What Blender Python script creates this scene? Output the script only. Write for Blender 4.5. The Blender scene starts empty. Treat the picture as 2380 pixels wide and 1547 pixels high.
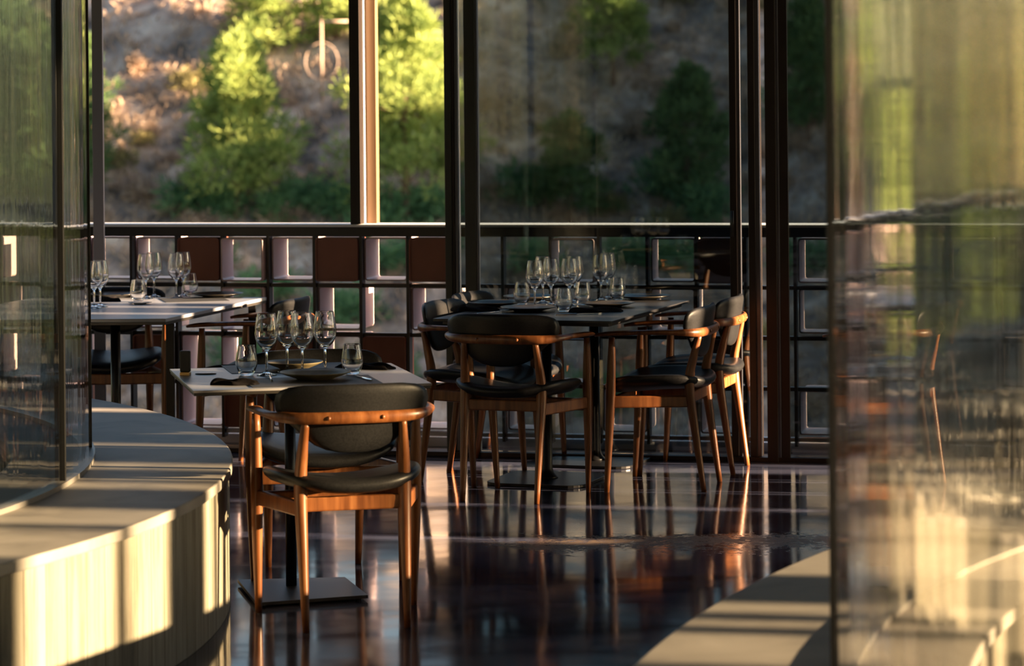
import bpy, bmesh, math, random
from mathutils import Vector, Matrix, noise
random.seed(7)
S = bpy.context.scene
COL = S.collection
# ------------------------------------------------------------------ camera, sky, sun, exposure
FPX, CH, HY, ROLL = 6800.0, 1.73, 208.0, 0.009
cam = bpy.data.cameras.new('camera')
cam.sensor_width = 36.0
cam.lens = FPX/2380*36
camo = bpy.data.objects.new('camera', cam); COL.objects.link(camo)
camo.location = (0, 0, CH)
camo.rotation_euler = (Matrix.Rotation(math.pi/2, 4, 'X') @ Matrix.Rotation(-ROLL, 4, 'Z')).to_euler()
cam.shift_y = -(773.5-HY)/2380
cam.clip_end = 2000
cam.clip_start = 0.05
cam.dof.use_dof = True
cam.dof.focus_distance = 11.3
cam.dof.aperture_fstop = 4.2
S.camera = camo

SUN_T = Vector((0.982, -0.190, 0.160)).normalized()      # towards the sun
w = bpy.data.worlds.new('world'); S.world = w; w.use_nodes = True
nt = w.node_tree
bg = nt.nodes['Background']
sky = nt.nodes.new('ShaderNodeTexSky'); sky.sky_type = 'NISHITA'; sky.sun_disc = False
sky.sun_elevation = math.radians(14); sky.sun_rotation = math.atan2(SUN_T.x, SUN_T.y)
sky.air_density = 1.0; sky.dust_density = 1.5
nt.links.new(sky.outputs[0], bg.inputs[0]); bg.inputs[1].default_value = 0.235
sl = bpy.data.lights.new('sun', 'SUN'); sl.energy = 43.0; sl.color = (1.0, 0.70, 0.42); sl.angle = math.radians(0.55)
so = bpy.data.objects.new('sun', sl); COL.objects.link(so); so.rotation_euler = SUN_T.to_track_quat('Z', 'Y').to_euler()
so.location = (20, -20, 10)
S.view_settings.view_transform = 'Standard'; S.view_settings.look = 'None'; S.view_settings.gamma = 1.0
S.view_settings.use_curve_mapping = False
S.view_settings.exposure = 0.38
cy = S.cycles
cy.max_bounces = 14; cy.transmission_bounces = 12; cy.transparent_max_bounces = 32; cy.glossy_bounces = 6; cy.diffuse_bounces = 4
cy.use_denoising = True; cy.caustics_reflective = False; cy.caustics_refractive = False
cy.sample_clamp_indirect = 6.0

def W(px, py, z=0.0):
    """a pixel of the photo and a height give the point of the place"""
    u, v = px-1190.0, py-HY
    a = u*math.cos(ROLL)-v*math.sin(ROLL); b = u*math.sin(ROLL)+v*math.cos(ROLL)
    d = FPX*(CH-z)/b
    return Vector((a/FPX*d, d, z))

# ------------------------------------------------------------------ materials
def mat(name, col=(.5, .5, .5), rough=.5, metal=0.0, spec=.5, **kw):
    m = bpy.data.materials.new(name); m.use_nodes = True
    b = m.node_tree.nodes['Principled BSDF']
    b.inputs['Base Color'].default_value = (*col, 1); b.inputs['Roughness'].default_value = rough
    b.inputs['Metallic'].default_value = metal; b.inputs['Specular IOR Level'].default_value = spec
    for k, v in kw.items(): b.inputs[k.replace('_', ' ')].default_value = v
    return m
def N(m, t, **kw):
    n = m.node_tree.nodes.new(t)
    for k, v in kw.items():
        if k in n.inputs: n.inputs[k].default_value = v
        else: setattr(n, k, v)
    return n
def L(m, a, b): m.node_tree.links.new(a, b)
def ramp(m, stops, fac):
    r = N(m, 'ShaderNodeValToRGB'); cr = r.color_ramp
    while len(cr.elements) < len(stops): cr.elements.new(.5)
    for e, (p, c) in zip(cr.elements, stops): e.position = p; e.color = (*c, 1)
    L(m, fac, r.inputs[0]); return r
def noisy(m, stops, scale=(1, 1, 1), nscale=4.0, detail=6, coord='Object', bump=0.0, bdist=.01, rough=None, dist=0.0):
    tc = N(m, 'ShaderNodeTexCoord'); mp = N(m, 'ShaderNodeMapping'); mp.inputs['Scale'].default_value = scale
    L(m, tc.outputs[coord], mp.inputs['Vector'])
    n = N(m, 'ShaderNodeTexNoise', Scale=nscale, Detail=detail, Distortion=dist); L(m, mp.outputs[0], n.inputs['Vector'])
    b = m.node_tree.nodes['Principled BSDF']
    r = ramp(m, stops, n.outputs[0]); L(m, r.outputs[0], b.inputs['Base Color'])
    if bump:
        bp = N(m, 'ShaderNodeBump', Strength=bump, Distance=bdist); L(m, n.outputs[0], bp.inputs['Height']); L(m, bp.outputs[0], b.inputs['Normal'])
    if rough:
        q = N(m, 'ShaderNodeMapRange'); q.inputs['To Min'].default_value, q.inputs['To Max'].default_value = rough
        L(m, n.outputs[0], q.inputs['Value']); L(m, q.outputs[0], b.inputs['Roughness'])
    return n, r

M = {}
M['wood'] = mat('teak_wood', rough=.33, spec=.5)
noisy(M['wood'], [(.3, (.13, .040, .012)), (.55, (.25, .085, .024)), (.75, (.36, .14, .045))], (14, 14, 1.2), 3.0, 6, rough=(.28, .45))
M['leather'] = mat('black_leather', (.017, .018, .021), .42, spec=.28)
nn, rr = noisy(M['leather'], [(.3, (.008, .008, .009)), (.7, (.016, .016, .017))], (1, 1, 1), 160, 3, bump=.12, bdist=.002)
M['black_metal'] = mat('black_painted_metal', (.012, .012, .013), .32, .6)
M['plate_metal'] = mat('dark_grey_steel_plate', (.05, .05, .055), .42, .5)
M['table_grey'] = mat('grey_laminate', (.34, .33, .35), .38, spec=.5)
M['table_black'] = mat('black_laminate', (.018, .018, .02), .3, spec=.5)
M['table_blue'] = mat('pale_grey_laminate', (.30, .31, .36), .33, spec=.6)
M['edge'] = mat('dark_table_edge', (.02, .017, .015), .45)
M['brass'] = mat('brass', (.75, .45, .18), .3, 1.0)
M['steel'] = mat('cutlery_steel', (.7, .68, .66), .16, 1.0)
M['napkin'] = mat('dark_napkin_cloth', (.022, .019, .021), .9, spec=.05)
noisy(M['napkin'], [(.3, (.009, .008, .009)), (.7, (.018, .015, .016))], (1, 1, 1), 60, 4, bump=.3, bdist=.003)
M['placemat'] = mat('charcoal_placemat', (.022, .022, .024), .6)
M['glaze'] = mat('olive_bronze_glaze', (.16, .125, .06), .5, spec=.3)
noisy(M['glaze'], [(.3, (.22, .17, .09)), (.7, (.36, .29, .16))], (1, 1, 1), 18, 4)
M['glaze_dark'] = mat('dark_glaze', (.035, .028, .018), .28, spec=.6)
M['white_dish'] = mat('pale_dish_glaze', (.45, .44, .46), .3)
M['frame'] = mat('dark_bronze_frame', (.016, .010, .008), .45, .2, .3)
M['frame_black'] = mat('black_frame', (.008, .008, .008), .4, .2)
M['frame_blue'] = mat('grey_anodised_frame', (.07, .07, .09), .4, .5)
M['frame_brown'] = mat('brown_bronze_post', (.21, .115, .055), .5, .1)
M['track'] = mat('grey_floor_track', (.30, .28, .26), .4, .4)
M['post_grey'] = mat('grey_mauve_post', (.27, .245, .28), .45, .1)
M['rail_top'] = mat('sky_whitened_steel', (.95, .94, .97), .45, 0, .8)  # base whitened for the sky sheen on light grey steel
M['rail_dark'] = mat('dark_steel_rail', (.020, .015, .013), .45, .3)
M['terra'] = mat('terracotta_painted_panel', (.30, .085, .045), .5)
noisy(M['terra'], [(.3, (.20, .06, .035)), (.7, (.27, .085, .048))], (1, 1, 1), 5, 3)
M['terra_skylit'] = mat('skylit_terracotta', (.74, .54, .53), .35)  # terracotta lightened to rose, skylight on the block walls put into the colour
M['ceiling'] = mat('dark_ceiling', (.035, .03, .028), .7)
M['wallm'] = mat('dark_plaster_wall', (.05, .045, .04), .8)

# polished dark stone floor with large tiles, a vein, thin joints and painted sky haze
m = M['floor'] = mat('polished_dark_marble', (.01, .01, .014), .05, spec=.75)
b = m.node_tree.nodes['Principled BSDF']
tc = N(m, 'ShaderNodeTexCoord')
mp = N(m, 'ShaderNodeMapping'); mp.inputs['Rotation'].default_value = (0, 0, -.19); mp.inputs['Location'].default_value = (-2.04, -9.91, 0); L(m, tc.outputs['Object'], mp.inputs['Vector'])
br = N(m, 'ShaderNodeTexBrick'); br.offset = 0
for k, v in {'Scale': 1.0, 'Mortar Size': .0025, 'Mortar Smooth': .1, 'Brick Width': 1.05, 'Row Height': 1.23, 'Bias': 0.0}.items(): br.inputs[k].default_value = v
L(m, mp.outputs[0], br.inputs['Vector'])
mp2 = N(m, 'ShaderNodeMapping'); mp2.inputs['Scale'].default_value = (.45, 1.5, 1); mp2.inputs['Rotation'].default_value = (0, 0, .06); L(m, tc.outputs['Object'], mp2.inputs['Vector'])
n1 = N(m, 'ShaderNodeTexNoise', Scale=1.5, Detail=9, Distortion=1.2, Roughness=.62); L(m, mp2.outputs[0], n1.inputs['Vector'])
r1 = ramp(m, [(.28, (.008, .010, .022)), (.44, (.03, .036, .07)), (.58, (.085, .095, .16)), (.66, (.02, .024, .045)), (.80, (.05, .045, .06))], n1.outputs[0])  # navy mottling, its blue clouds standing in for hazy sky reflection
# one rough brown vein crossing the floor
sx = N(m, 'ShaderNodeSeparateXYZ'); L(m, tc.outputs['Object'], sx.inputs[0])
n2 = N(m, 'ShaderNodeTexNoise', Scale=2.2, Detail=8, Roughness=.7); L(m, tc.outputs['Object'], n2.inputs['Vector'])
a1 = N(m, 'ShaderNodeMath', operation='MULTIPLY_ADD'); L(m, sx.outputs['X'], a1.inputs[0]); a1.inputs[1].default_value = .03; L(m, sx.outputs['Y'], a1.inputs[2])
a2 = N(m, 'ShaderNodeMath', operation='MULTIPLY_ADD'); L(m, n2.outputs[0], a2.inputs[0]); a2.inputs[1].default_value = .9; L(m, a1.outputs[0], a2.inputs[2])
a3 = N(m, 'ShaderNodeMath', operation='SUBTRACT'); L(m, a2.outputs[0], a3.inputs[0]); a3.inputs[1].default_value = 11.6
a4 = N(m, 'ShaderNodeMath', operation='ABSOLUTE'); L(m, a3.outputs[0], a4.inputs[0])
am = N(m, 'ShaderNodeMath', operation='MULTIPLY'); L(m, a4.outputs[0], am.inputs[0]); am.inputs[1].default_value = .7
aw = N(m, 'ShaderNodeMapRange'); aw.inputs['From Min'].default_value = .1; aw.inputs['From Max'].default_value = -.6; aw.inputs['To Min'].default_value = 0; aw.inputs['To Max'].default_value = .35; L(m, sx.outputs['X'], aw.inputs['Value'])
aa = N(m, 'ShaderNodeMath', operation='ADD'); L(m, am.outputs[0], aa.inputs[0]); L(m, aw.outputs[0], aa.inputs[1]); a4 = aa
n3 = N(m, 'ShaderNodeTexNoise', Scale=28, Detail=6, Roughness=.8); L(m, tc.outputs['Object'], n3.inputs['Vector'])
a5 = N(m, 'ShaderNodeMath', operation='MULTIPLY_ADD'); L(m, n3.outputs[0], a5.inputs[0]); a5.inputs[1].default_value = .7; L(m, a4.outputs[0], a5.inputs[2])
rv = ramp(m, [(.36, (1, 1, 1)), (.50, (0, 0, 0))], a5.outputs[0])
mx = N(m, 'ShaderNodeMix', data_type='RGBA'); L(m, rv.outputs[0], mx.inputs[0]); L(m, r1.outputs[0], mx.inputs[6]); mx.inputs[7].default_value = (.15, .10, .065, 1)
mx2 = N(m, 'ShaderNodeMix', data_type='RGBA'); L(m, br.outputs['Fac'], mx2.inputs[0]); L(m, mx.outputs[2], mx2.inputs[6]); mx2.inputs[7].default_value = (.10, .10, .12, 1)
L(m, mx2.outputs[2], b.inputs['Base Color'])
mr = N(m, 'ShaderNodeMapRange'); L(m, n1.outputs[0], mr.inputs['Value']); mr.inputs['To Min'].default_value = .02; mr.inputs['To Max'].default_value = .16
ad = N(m, 'ShaderNodeMath', operation='MULTIPLY_ADD'); L(m, rv.outputs[0], ad.inputs[0]); ad.inputs[1].default_value = .35; L(m, mr.outputs[0], ad.inputs[2])
L(m, ad.outputs[0], b.inputs['Roughness'])
n4 = N(m, 'ShaderNodeTexNoise', Scale=2.6, Detail=2); L(m, tc.outputs['Object'], n4.inputs['Vector'])
bp = N(m, 'ShaderNodeBump', Strength=.06, Distance=.02); L(m, n4.outputs[0], bp.inputs['Height']); L(m, bp.outputs[0], b.inputs['Normal'])

# concrete: smooth top, board-marked face
M['conc_top'] = mat('smooth_concrete', (.4, .37, .32), .6)
noisy(M['conc_top'], [(.25, (.20, .18, .165)), (.5, (.36, .325, .29)), (.75, (.46, .42, .38))], (1, 1, 1), 3.2, 9, bump=.1, bdist=.01, dist=.8)
m = M['conc_face'] = mat('board_marked_concrete', (.4, .36, .28), .75)
b = m.node_tree.nodes['Principled BSDF']
tc = N(m, 'ShaderNodeTexCoord'); mp = N(m, 'ShaderNodeMapping'); mp.inputs['Scale'].default_value = (7, .5, 1); L(m, tc.outputs['UV'], mp.inputs['Vector'])
n1 = N(m, 'ShaderNodeTexNoise', Scale=3.0, Detail=8, Roughness=.65); L(m, mp.outputs[0], n1.inputs['Vector'])
r1 = ramp(m, [(.3, (.17, .15, .115)), (.5, (.36, .325, .26)), (.7, (.48, .44, .36))], n1.outputs[0])
br = N(m, 'ShaderNodeTexBrick'); br.offset = 0
for k, v in {'Scale': 1.0, 'Mortar Size': .003, 'Mortar Smooth': .3, 'Brick Width': .11, 'Row Height': 3.0}.items(): br.inputs[k].default_value = v
br.inputs['Color1'].default_value = (1, 1, 1, 1); br.inputs['Color2'].default_value = (.72, .7, .66, 1); br.inputs['Mortar'].default_value = (.4, .38, .34, 1)
L(m, tc.outputs['UV'], br.inputs['Vector'])
mx = N(m, 'ShaderNodeMix', data_type='RGBA', blend_type='MULTIPLY'); mx.inputs[0].default_value = 1; L(m, r1.outputs[0], mx.inputs[6]); L(m, br.outputs['Color'], mx.inputs[7])
L(m, mx.outputs[2], b.inputs['Base Color'])
bp = N(m, 'ShaderNodeBump', Strength=.35, Distance=.01); L(m, mx.outputs[2], bp.inputs['Height']); L(m, bp.outputs[0], b.inputs['Normal'])

def pane_mat(name, tint, f0, streak=0.0, rough=0.0, ex=4.0):
    """architectural glass: clear or tinted transmission plus fresnel reflection"""
    m = bpy.data.materials.new(name); m.use_nodes = True; t = m.node_tree; t.nodes.clear()
    out = N(m, 'ShaderNodeOutputMaterial'); mix = N(m, 'ShaderNodeMixShader')
    tr = N(m, 'ShaderNodeBsdfTransparent'); tr.inputs[0].default_value = (*tint, 1)
    gl = N(m, 'ShaderNodeBsdfGlossy'); gl.inputs['Roughness'].default_value = rough; gl.inputs[0].default_value = (1, 1, 1, 1)
    lw = N(m, 'ShaderNodeLayerWeight', Blend=.5)
    pw = N(m, 'ShaderNodeMath', operation='POWER'); L(m, lw.outputs['Facing'], pw.inputs[0]); pw.inputs[1].default_value = ex
    mr = N(m, 'ShaderNodeMapRange'); mr.inputs['To Min'].default_value = f0; mr.inputs['To Max'].default_value = .8; L(m, pw.outputs[0], mr.inputs['Value'])
    L(m, mr.outputs[0], mix.inputs[0]); L(m, tr.outputs[0], mix.inputs[1]); L(m, gl.outputs[0], mix.inputs[2]); L(m, mix.outputs[0], out.inputs[0])
    if streak:
        tc = N(m, 'ShaderNodeTexCoord'); mp = N(m, 'ShaderNodeMapping'); mp.inputs['Scale'].default_value = (1, .02, 1); L(m, tc.outputs['UV'], mp.inputs['Vector'])
        n = N(m, 'ShaderNodeTexNoise', Scale=7.0, Detail=4); L(m, mp.outputs[0], n.inputs['Vector'])
        bp = N(m, 'ShaderNodeBump', Strength=streak, Distance=.02); L(m, n.outputs[0], bp.inputs['Height']); L(m, bp.outputs[0], gl.inputs['Normal'])
    return m
M['glass_tint'] = pane_mat('tinted_window_glass', (.56, .62, .63), .09)
M['glass_drum'] = pane_mat('curved_window_glass', (.93, .935, .91), .14, streak=.4, ex=2.8)
M['glass_drum_dark'] = pane_mat('curved_grey_glass', (.80, .82, .81), .10, streak=.6)
m = M['stemglass'] = mat('clear_drinking_glass', (1, 1, 1), 0.0, Transmission_Weight=1.0, IOR=1.55)

def leaf_mat(name, c1, c2, tl=.35):
    m = bpy.data.materials.new(name); m.use_nodes = True; t = m.node_tree; t.nodes.clear()
    out = N(m, 'ShaderNodeOutputMaterial'); mix = N(m, 'ShaderNodeMixShader'); mix.inputs[0].default_value = tl
    d = N(m, 'ShaderNodeBsdfDiffuse'); tr = N(m, 'ShaderNodeBsdfTranslucent')
    tc = N(m, 'ShaderNodeTexCoord'); n = N(m, 'ShaderNodeTexNoise', Scale=1.3, Detail=5); L(m, tc.outputs['Object'], n.inputs['Vector'])
    r = ramp(m, [(.35, c1), (.65, c2)], n.outputs[0])
    L(m, r.outputs[0], d.inputs[0]); L(m, r.outputs[0], tr.inputs[0])
    L(m, d.outputs[0], mix.inputs[1]); L(m, tr.outputs[0], mix.inputs[2]); L(m, mix.outputs[0], out.inputs[0])
    return m
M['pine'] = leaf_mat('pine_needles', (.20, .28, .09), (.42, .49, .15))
M['pine_shaded'] = leaf_mat('shaded_pine_needles', (.09, .16, .07), (.17, .26, .10))  # darker copy of the pine needles, shade put into the colour
M['leafy'] = leaf_mat('green_leaves', (.10, .21, .11), (.19, .33, .15))  # greens lightened, distance haze put into the colour
M['dry'] = leaf_mat('dry_scrub', (.34, .24, .18), (.62, .47, .36), .2)
M['olive'] = leaf_mat('olive_scrub', (.20, .18, .09), (.36, .31, .14), .2)
M['bark'] = mat('pine_bark', (.22, .13, .09), .9)
M['pole'] = mat('pale_pole_metal', (.50, .36, .28), .6)
m = M['hill'] = mat('rocky_hillside', (.2, .15, .12), .95, spec=.1)
noisy(m, [(.34, (.10, .082, .07)), (.46, (.30, .235, .20)), (.56, (.48, .36, .29)), (.68, (.72, .58, .47))], (1, 1, 1), .55, 12, coord='Object', bump=1.0, bdist=.9)

m = M['hill_green'] = mat('grassy_hillside', (.1, .12, .06), .95, spec=.1)
noisy(m, [(.3, (.045, .06, .04)), (.5, (.10, .12, .075)), (.7, (.18, .18, .11))], (1, 1, 1), .4, 10, bump=.8, bdist=.6)
# ------------------------------------------------------------------ mesh helpers
def link(name, verts, faces, mt, parent=None, smooth=True, uvs=None, bevel=0, auto=True):
    me = bpy.data.meshes.new(name); me.from_pydata([tuple(v) for v in verts], [], faces); me.validate(); me.update()
    if len(verts) < 9000:
        bm = bmesh.new(); bm.from_mesh(me); bmesh.ops.recalc_face_normals(bm, faces=bm.faces); bm.to_mesh(me); bm.free()
    o = bpy.data.objects.new(name, me); COL.objects.link(o)
    for q in (mt if isinstance(mt, (list, tuple)) else [mt]): me.materials.append(q)
    if smooth:
        for p in me.polygons: p.use_smooth = True
    if uvs:
        ul = me.uv_layers.new(name='uv')
        for lp in me.loops: ul.data[lp.index].uv = uvs[lp.vertex_index]
    if bevel:
        md = o.modifiers.new('bevel', 'BEVEL'); md.width = bevel; md.segments = 2; md.limit_method = 'ANGLE'; md.angle_limit = math.radians(50)
        md.harden_normals = False
    if parent: o.parent = parent
    return o
class MB:
    def __init__(s): s.v = []; s.f = []; s.uv = []
    def add(s, v, f, uv=None):
        k = len(s.v); s.v += [Vector(q) for q in v]; s.f += [tuple(i+k for i in q) for q in f]
        s.uv += uv if uv else [(0, 0)]*len(v)
    def box(s, c, d, rz=0.0, mtx=None):
        c = Vector(c); hx, hy, hz = d[0]/2, d[1]/2, d[2]/2
        R = mtx if mtx else Matrix.Rotation(rz, 3, 'Z')
        v = [c+R @ Vector((x*hx, y*hy, z*hz)) for z in (-1, 1) for x, y in ((-1, -1), (1, -1), (1, 1), (-1, 1))]
        s.add(v, [(3, 2, 1, 0), (4, 5, 6, 7), (0, 1, 5, 4), (1, 2, 6, 5), (2, 3, 7, 6), (3, 0, 4, 7)])
    def prism(s, pts, z0, z1):
        n = len(pts); v = [(x, y, z0) for x, y in pts]+[(x, y, z1) for x, y in pts]
        s.add(v, [tuple(range(n-1, -1, -1)), tuple(range(n, 2*n))]+[(i, (i+1) % n, n+(i+1) % n, n+i) for i in range(n)])
    def tube(s, pts, rad, n=12, up=Vector((0, 0, 1)), ry=None):
        """a swept ellipse; rad = half width sideways, ry = half height along up"""
        pts = [Vector(p) for p in pts]; m_ = len(pts); vs = []
        if not hasattr(rad, '__len__'): rad = [rad]*m_
        if ry is None: ry = rad
        elif not hasattr(ry, '__len__'): ry = [ry]*m_
        for i, p in enumerate(pts):
            t = (pts[min(i+1, m_-1)]-pts[max(i-1, 0)]).normalized()
            u = up if abs(t.dot(up)) < .95 else Vector((0, 1, 0))
            a = t.cross(u).normalized(); c = a.cross(t).normalized()
            for j in range(n):
                g = 2*math.pi*j/n; vs.append(p+a*math.cos(g)*rad[i]+c*math.sin(g)*ry[i])
        f = [(i*n+j, i*n+(j+1) % n, (i+1)*n+(j+1) % n, (i+1)*n+j) for i in range(m_-1) for j in range(n)]
        f += [tuple(range(n-1, -1, -1)), tuple((m_-1)*n+j for j in range(n))]
        s.add(vs, f)
    def lathe(s, prof, n=32, c=(0, 0, 0)):
        vs = []; c = Vector(c)
        for r, z in prof:
            for j in range(n):
                g = 2*math.pi*j/n; vs.append(c+Vector((r*math.cos(g), r*math.sin(g), z)))
        m_ = len(prof)
        f = [(i*n+j, i*n+(j+1) % n, (i+1)*n+(j+1) % n, (i+1)*n+j) for i in range(m_-1) for j in range(n)]
        f += [tuple(range(n-1, -1, -1)), tuple((m_-1)*n+j for j in range(n))]
        s.add(vs, f)
    def build(s, name, mt, parent=None, smooth=False, bevel=0, uv=False, fix=True):
        return link(name, s.v, s.f, mt, parent, smooth, s.uv if uv else None, bevel)
def tag(o, label=None, cat=None, group=None, kind=None):
    if label: o['label'] = label
    if cat: o['category'] = cat
    if group: o['group'] = group
    if kind: o['kind'] = kind
    return o
def empty(name, loc, rz=0.0, **kw):
    o = bpy.data.objects.new(name, None); COL.objects.link(o); o.location = loc; o.rotation_euler = (0, 0, rz); o.empty_display_size = .1
    return tag(o, **kw)
def kids(o): return [q for q in bpy.data.objects if q.parent is o]
def tree_copy(o, parent=None, _k=None):
    c = o.copy(); COL.objects.link(c)
    if parent: c.parent = parent
    for q in kids(o):
        if q is not c: tree_copy(q, c)
    return c
def spline(P, n):
    """Catmull-Rom through P"""
    P = [Vector(p) for p in P]; Q = [2*P[0]-P[1]]+P+[2*P[-1]-P[-2]]; out = []
    for i in range(1, len(Q)-2):
        for k in range(n):
            t = k/n; a, b_, c, d = Q[i-1], Q[i], Q[i+1], Q[i+2]
            out.append(.5*((2*b_)+(c-a)*t+(2*a-5*b_+4*c-d)*t*t+(3*b_-a-3*c+d)*t**3))
    return out+[P[-1]]
def lerp(T, z):
    for (z0, a), (z1, b_) in zip(T, T[1:]):
        if z0 <= z <= z1: return a+(b_-a)*(z-z0)/(z1-z0)
    return T[-1][1] if z > T[-1][0] else T[0][1]

# ------------------------------------------------------------------ setting: room
RS = -0.215                                   # slope of facade and railing lines in plan
RA = math.atan(RS)
UD, VD = Vector((math.cos(RA), math.sin(RA), 0)), Vector((-math.sin(RA), math.cos(RA), 0))
def FAC(x, off=0.0): return Vector((x, 13.80+RS*x+off*math.sqrt(1+RS*RS), 0))
def struct(o): o['kind'] = 'structure'; return o
LC, LR, LG = Vector((-5.0, 9.6, 0)), 4.055, 3.565
RC, RR, RG = Vector((5.19, 5.4, 0)), 5.02, 4.575
b_ = MB(); b_.prism([(-9.6, -8), (11, -8), (11, FAC(11, .42).y), (-9.6, FAC(-9.6, .42).y)], -.3, 0)
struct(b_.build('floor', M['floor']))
b_ = MB(); b_.prism([(-9.6, -8), (11, -8), (11, FAC(11, .12).y), (-9.6, FAC(-9.6, .12).y)], 3.9, 4.15)
struct(b_.build('ceiling', M['ceiling']))
b_ = MB(); b_.box((.7, -8.1, 1.95), (20.6, .2, 3.9)); struct(b_.build('wall_back', M['wallm']))
# unseen wall added at right, posts spaced to shade and stripe the low sun
b_ = MB()
SH = [(-7.6, -7.4), (-6.5, -6.2), (-5.2, -5.0), (-4.0, -3.7), (-2.6, -2.4), (-1.3, -1.0), (.1, .3), (1.3, 1.6), (2.4, 2.6), (3.0, 3.4), (3.7, 3.82), (4.2, 4.28), (4.38, 4.46), (4.62, 5.03),
      (5.56, 5.63), (5.97, 6.40), (6.56, 6.62), (6.78, 6.87), (7.05, 7.48), (7.58, 7.88), (7.96, 8.58), (8.70, 9.53), (9.62, 10.04), (10.12, 10.44), (10.52, 10.7)]
for ya, yb in SH: b_.box((10.7, (ya+yb)/2+.53, 1.95), (.12, yb-ya, 3.9))
b_.box((10.7, 1.9, .5), (.1, 19, 1.0)); b_.box((10.7, 1.9, 3.85), (.2, 19, .1))
struct(b_.build('wall_sun_stripes', M['frame']))
b_ = MB()
for k in range(9): b_.box((-9.5, -7+k*3.1, 1.85), (.15, .15, 3.7))
b_.box((-9.5, 4, .5), (.1, 23, 1.0))
struct(b_.build('wall_left', M['frame']))

def arc(c, r, a0, a1, n, z): return [(c.x+r*math.cos(a0+(a1-a0)*i/n), c.y+r*math.sin(a0+(a1-a0)*i/n), z) for i in range(n+1)]
def ring(name, c, r0, r1, z0, z1, mt, n=160, parent=None, bevel=0):
    vs = []; uv = []; f = []
    for i in range(n):
        g = 2*math.pi*i/n; cs, sn = math.cos(g), math.sin(g)
        for r, z in ((r1, z0), (r1, z1), (r0, z1), (r0, z0)):
            vs.append((r*cs, r*sn, z)); uv.append((g*r1, z))
    for i in range(n):
        j = (i+1) % n
        for k in range(4): f.append((i*4+k, j*4+k, j*4+(k+1) % 4, i*4+(k+1) % 4))
    o = link(name, vs, f, mt, parent, False, uv, bevel)
    if not parent: o.location = c
    return o
def bench(c, r, rg, label):
    e = empty('curved_bench', c, label=label, cat='bench')
    ring('base', c, rg-.25, r-.012, 0, .445, M['conc_face'], parent=e)
    ring('seat_slab', c, rg-.27, r, .445, .48, M['conc_top'], parent=e, bevel=.006)
    return e
bench(LC, LR, LG, 'curved concrete bench with board-marked face, wrapping the left glass drum')
bo = Vector((7.05, 4.68, 0)); BR = 7.0
def bench2(label):
    e = empty('curved_bench', RC, label=label, cat='bench')
    def sec(name, r0, dr, z0, z1, mt, bev=0):
        vs = []; uv = []; f = []; n = 120; g0, g1 = math.radians(95), math.radians(262); al = 0; last = None
        for i in range(n+1):
            g = g0+(g1-g0)*i/n; u = Vector((math.cos(g), math.sin(g), 0)); c = bo-RC
            d = u.dot(c)+math.sqrt(u.dot(c)**2-c.length_squared+(BR+dr)**2); p = u*d
            if last: al += (p-last).length
            last = p
            for q, z in ((p, z0), (p, z1), (u*r0, z1), (u*r0, z0)): vs.append((q.x, q.y, z)); uv.append((al, z))
        for i in range(n):
            for k in range(4): f.append((i*4+k, (i+1)*4+k, (i+1)*4+(k+1) % 4, i*4+(k+1) % 4))
        f += [(0, 1, 2, 3), tuple(n*4+k for k in (3, 2, 1, 0))]
        link(name, vs, f, mt, e, False, uv, bev)
    sec('base', RG-.25, -.012, 0, .445, M['conc_face']); sec('seat_slab', RG-.27, 0, .445, .48, M['conc_top'], .006)
bench2('pale concrete bench curving round the right glass drum, crossed by sun stripes')

def drum(idx, c, r, mulls, a0=0, a1=2*math.pi):
    n = 180; vs = []; uv = []; f = []
    z0, z1 = .485, 3.895
    for i in range(n+1):
        g = a0+(a1-a0)*i/n; cs, sn = math.cos(g), math.sin(g)
        for rr_, z in ((r, z0), (r, z1), (r-.02, z1), (r-.02, z0)):
            vs.append((rr_*cs, rr_*sn, z)); uv.append((g*r, z))
    for i in range(n):
        for k in range(4): f.append((i*4+k, (i+1)*4+k, (i+1)*4+(k+1) % 4, i*4+(k+1) % 4))
    o = struct(link('window_%d' % idx, vs, f, M['glass_drum_dark' if idx == 1 else 'glass_drum'], None, True, uv)); o.location = c
    md = o.modifiers.new('es', 'EDGE_SPLIT'); md.split_angle = math.radians(40)
    b_ = MB()
    for g, wd in mulls:
        p = Vector((math.cos(g), math.sin(g), 0)); b_.box(p*(r-.006)+Vector((0, 0, 2.19)), (.034, wd, 3.4), rz=g)
    t = b_.build('window_frame', M['frame_black'], o, bevel=.002)
    tr = ring('track', c, r-.03, r+.02, .48, .496, M['track'], parent=o)
    return o
def ang(c, p): return math.atan2(p.y-c.y, p.x-c.x)
aL = ang(LC, W(147, 1128, .48))
aLs = math.asin(.142)-.0
drum(1, LC, LG, [(aL, .016), (.175, .03), (aL-.62, .016), (aL+1.3, .016), (aL+2.3, .016), (aL+3.3, .016), (aL-1.5, .016)])
aR = math.pi-math.atan(.1105)
drum(2, RC, RG, [(aR-.005, .022), (aR-.62, .016), (aR+.9, .016), (aR-1.4, .016), (aR-2.2, .016), (aR+2.0, .016)])

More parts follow.
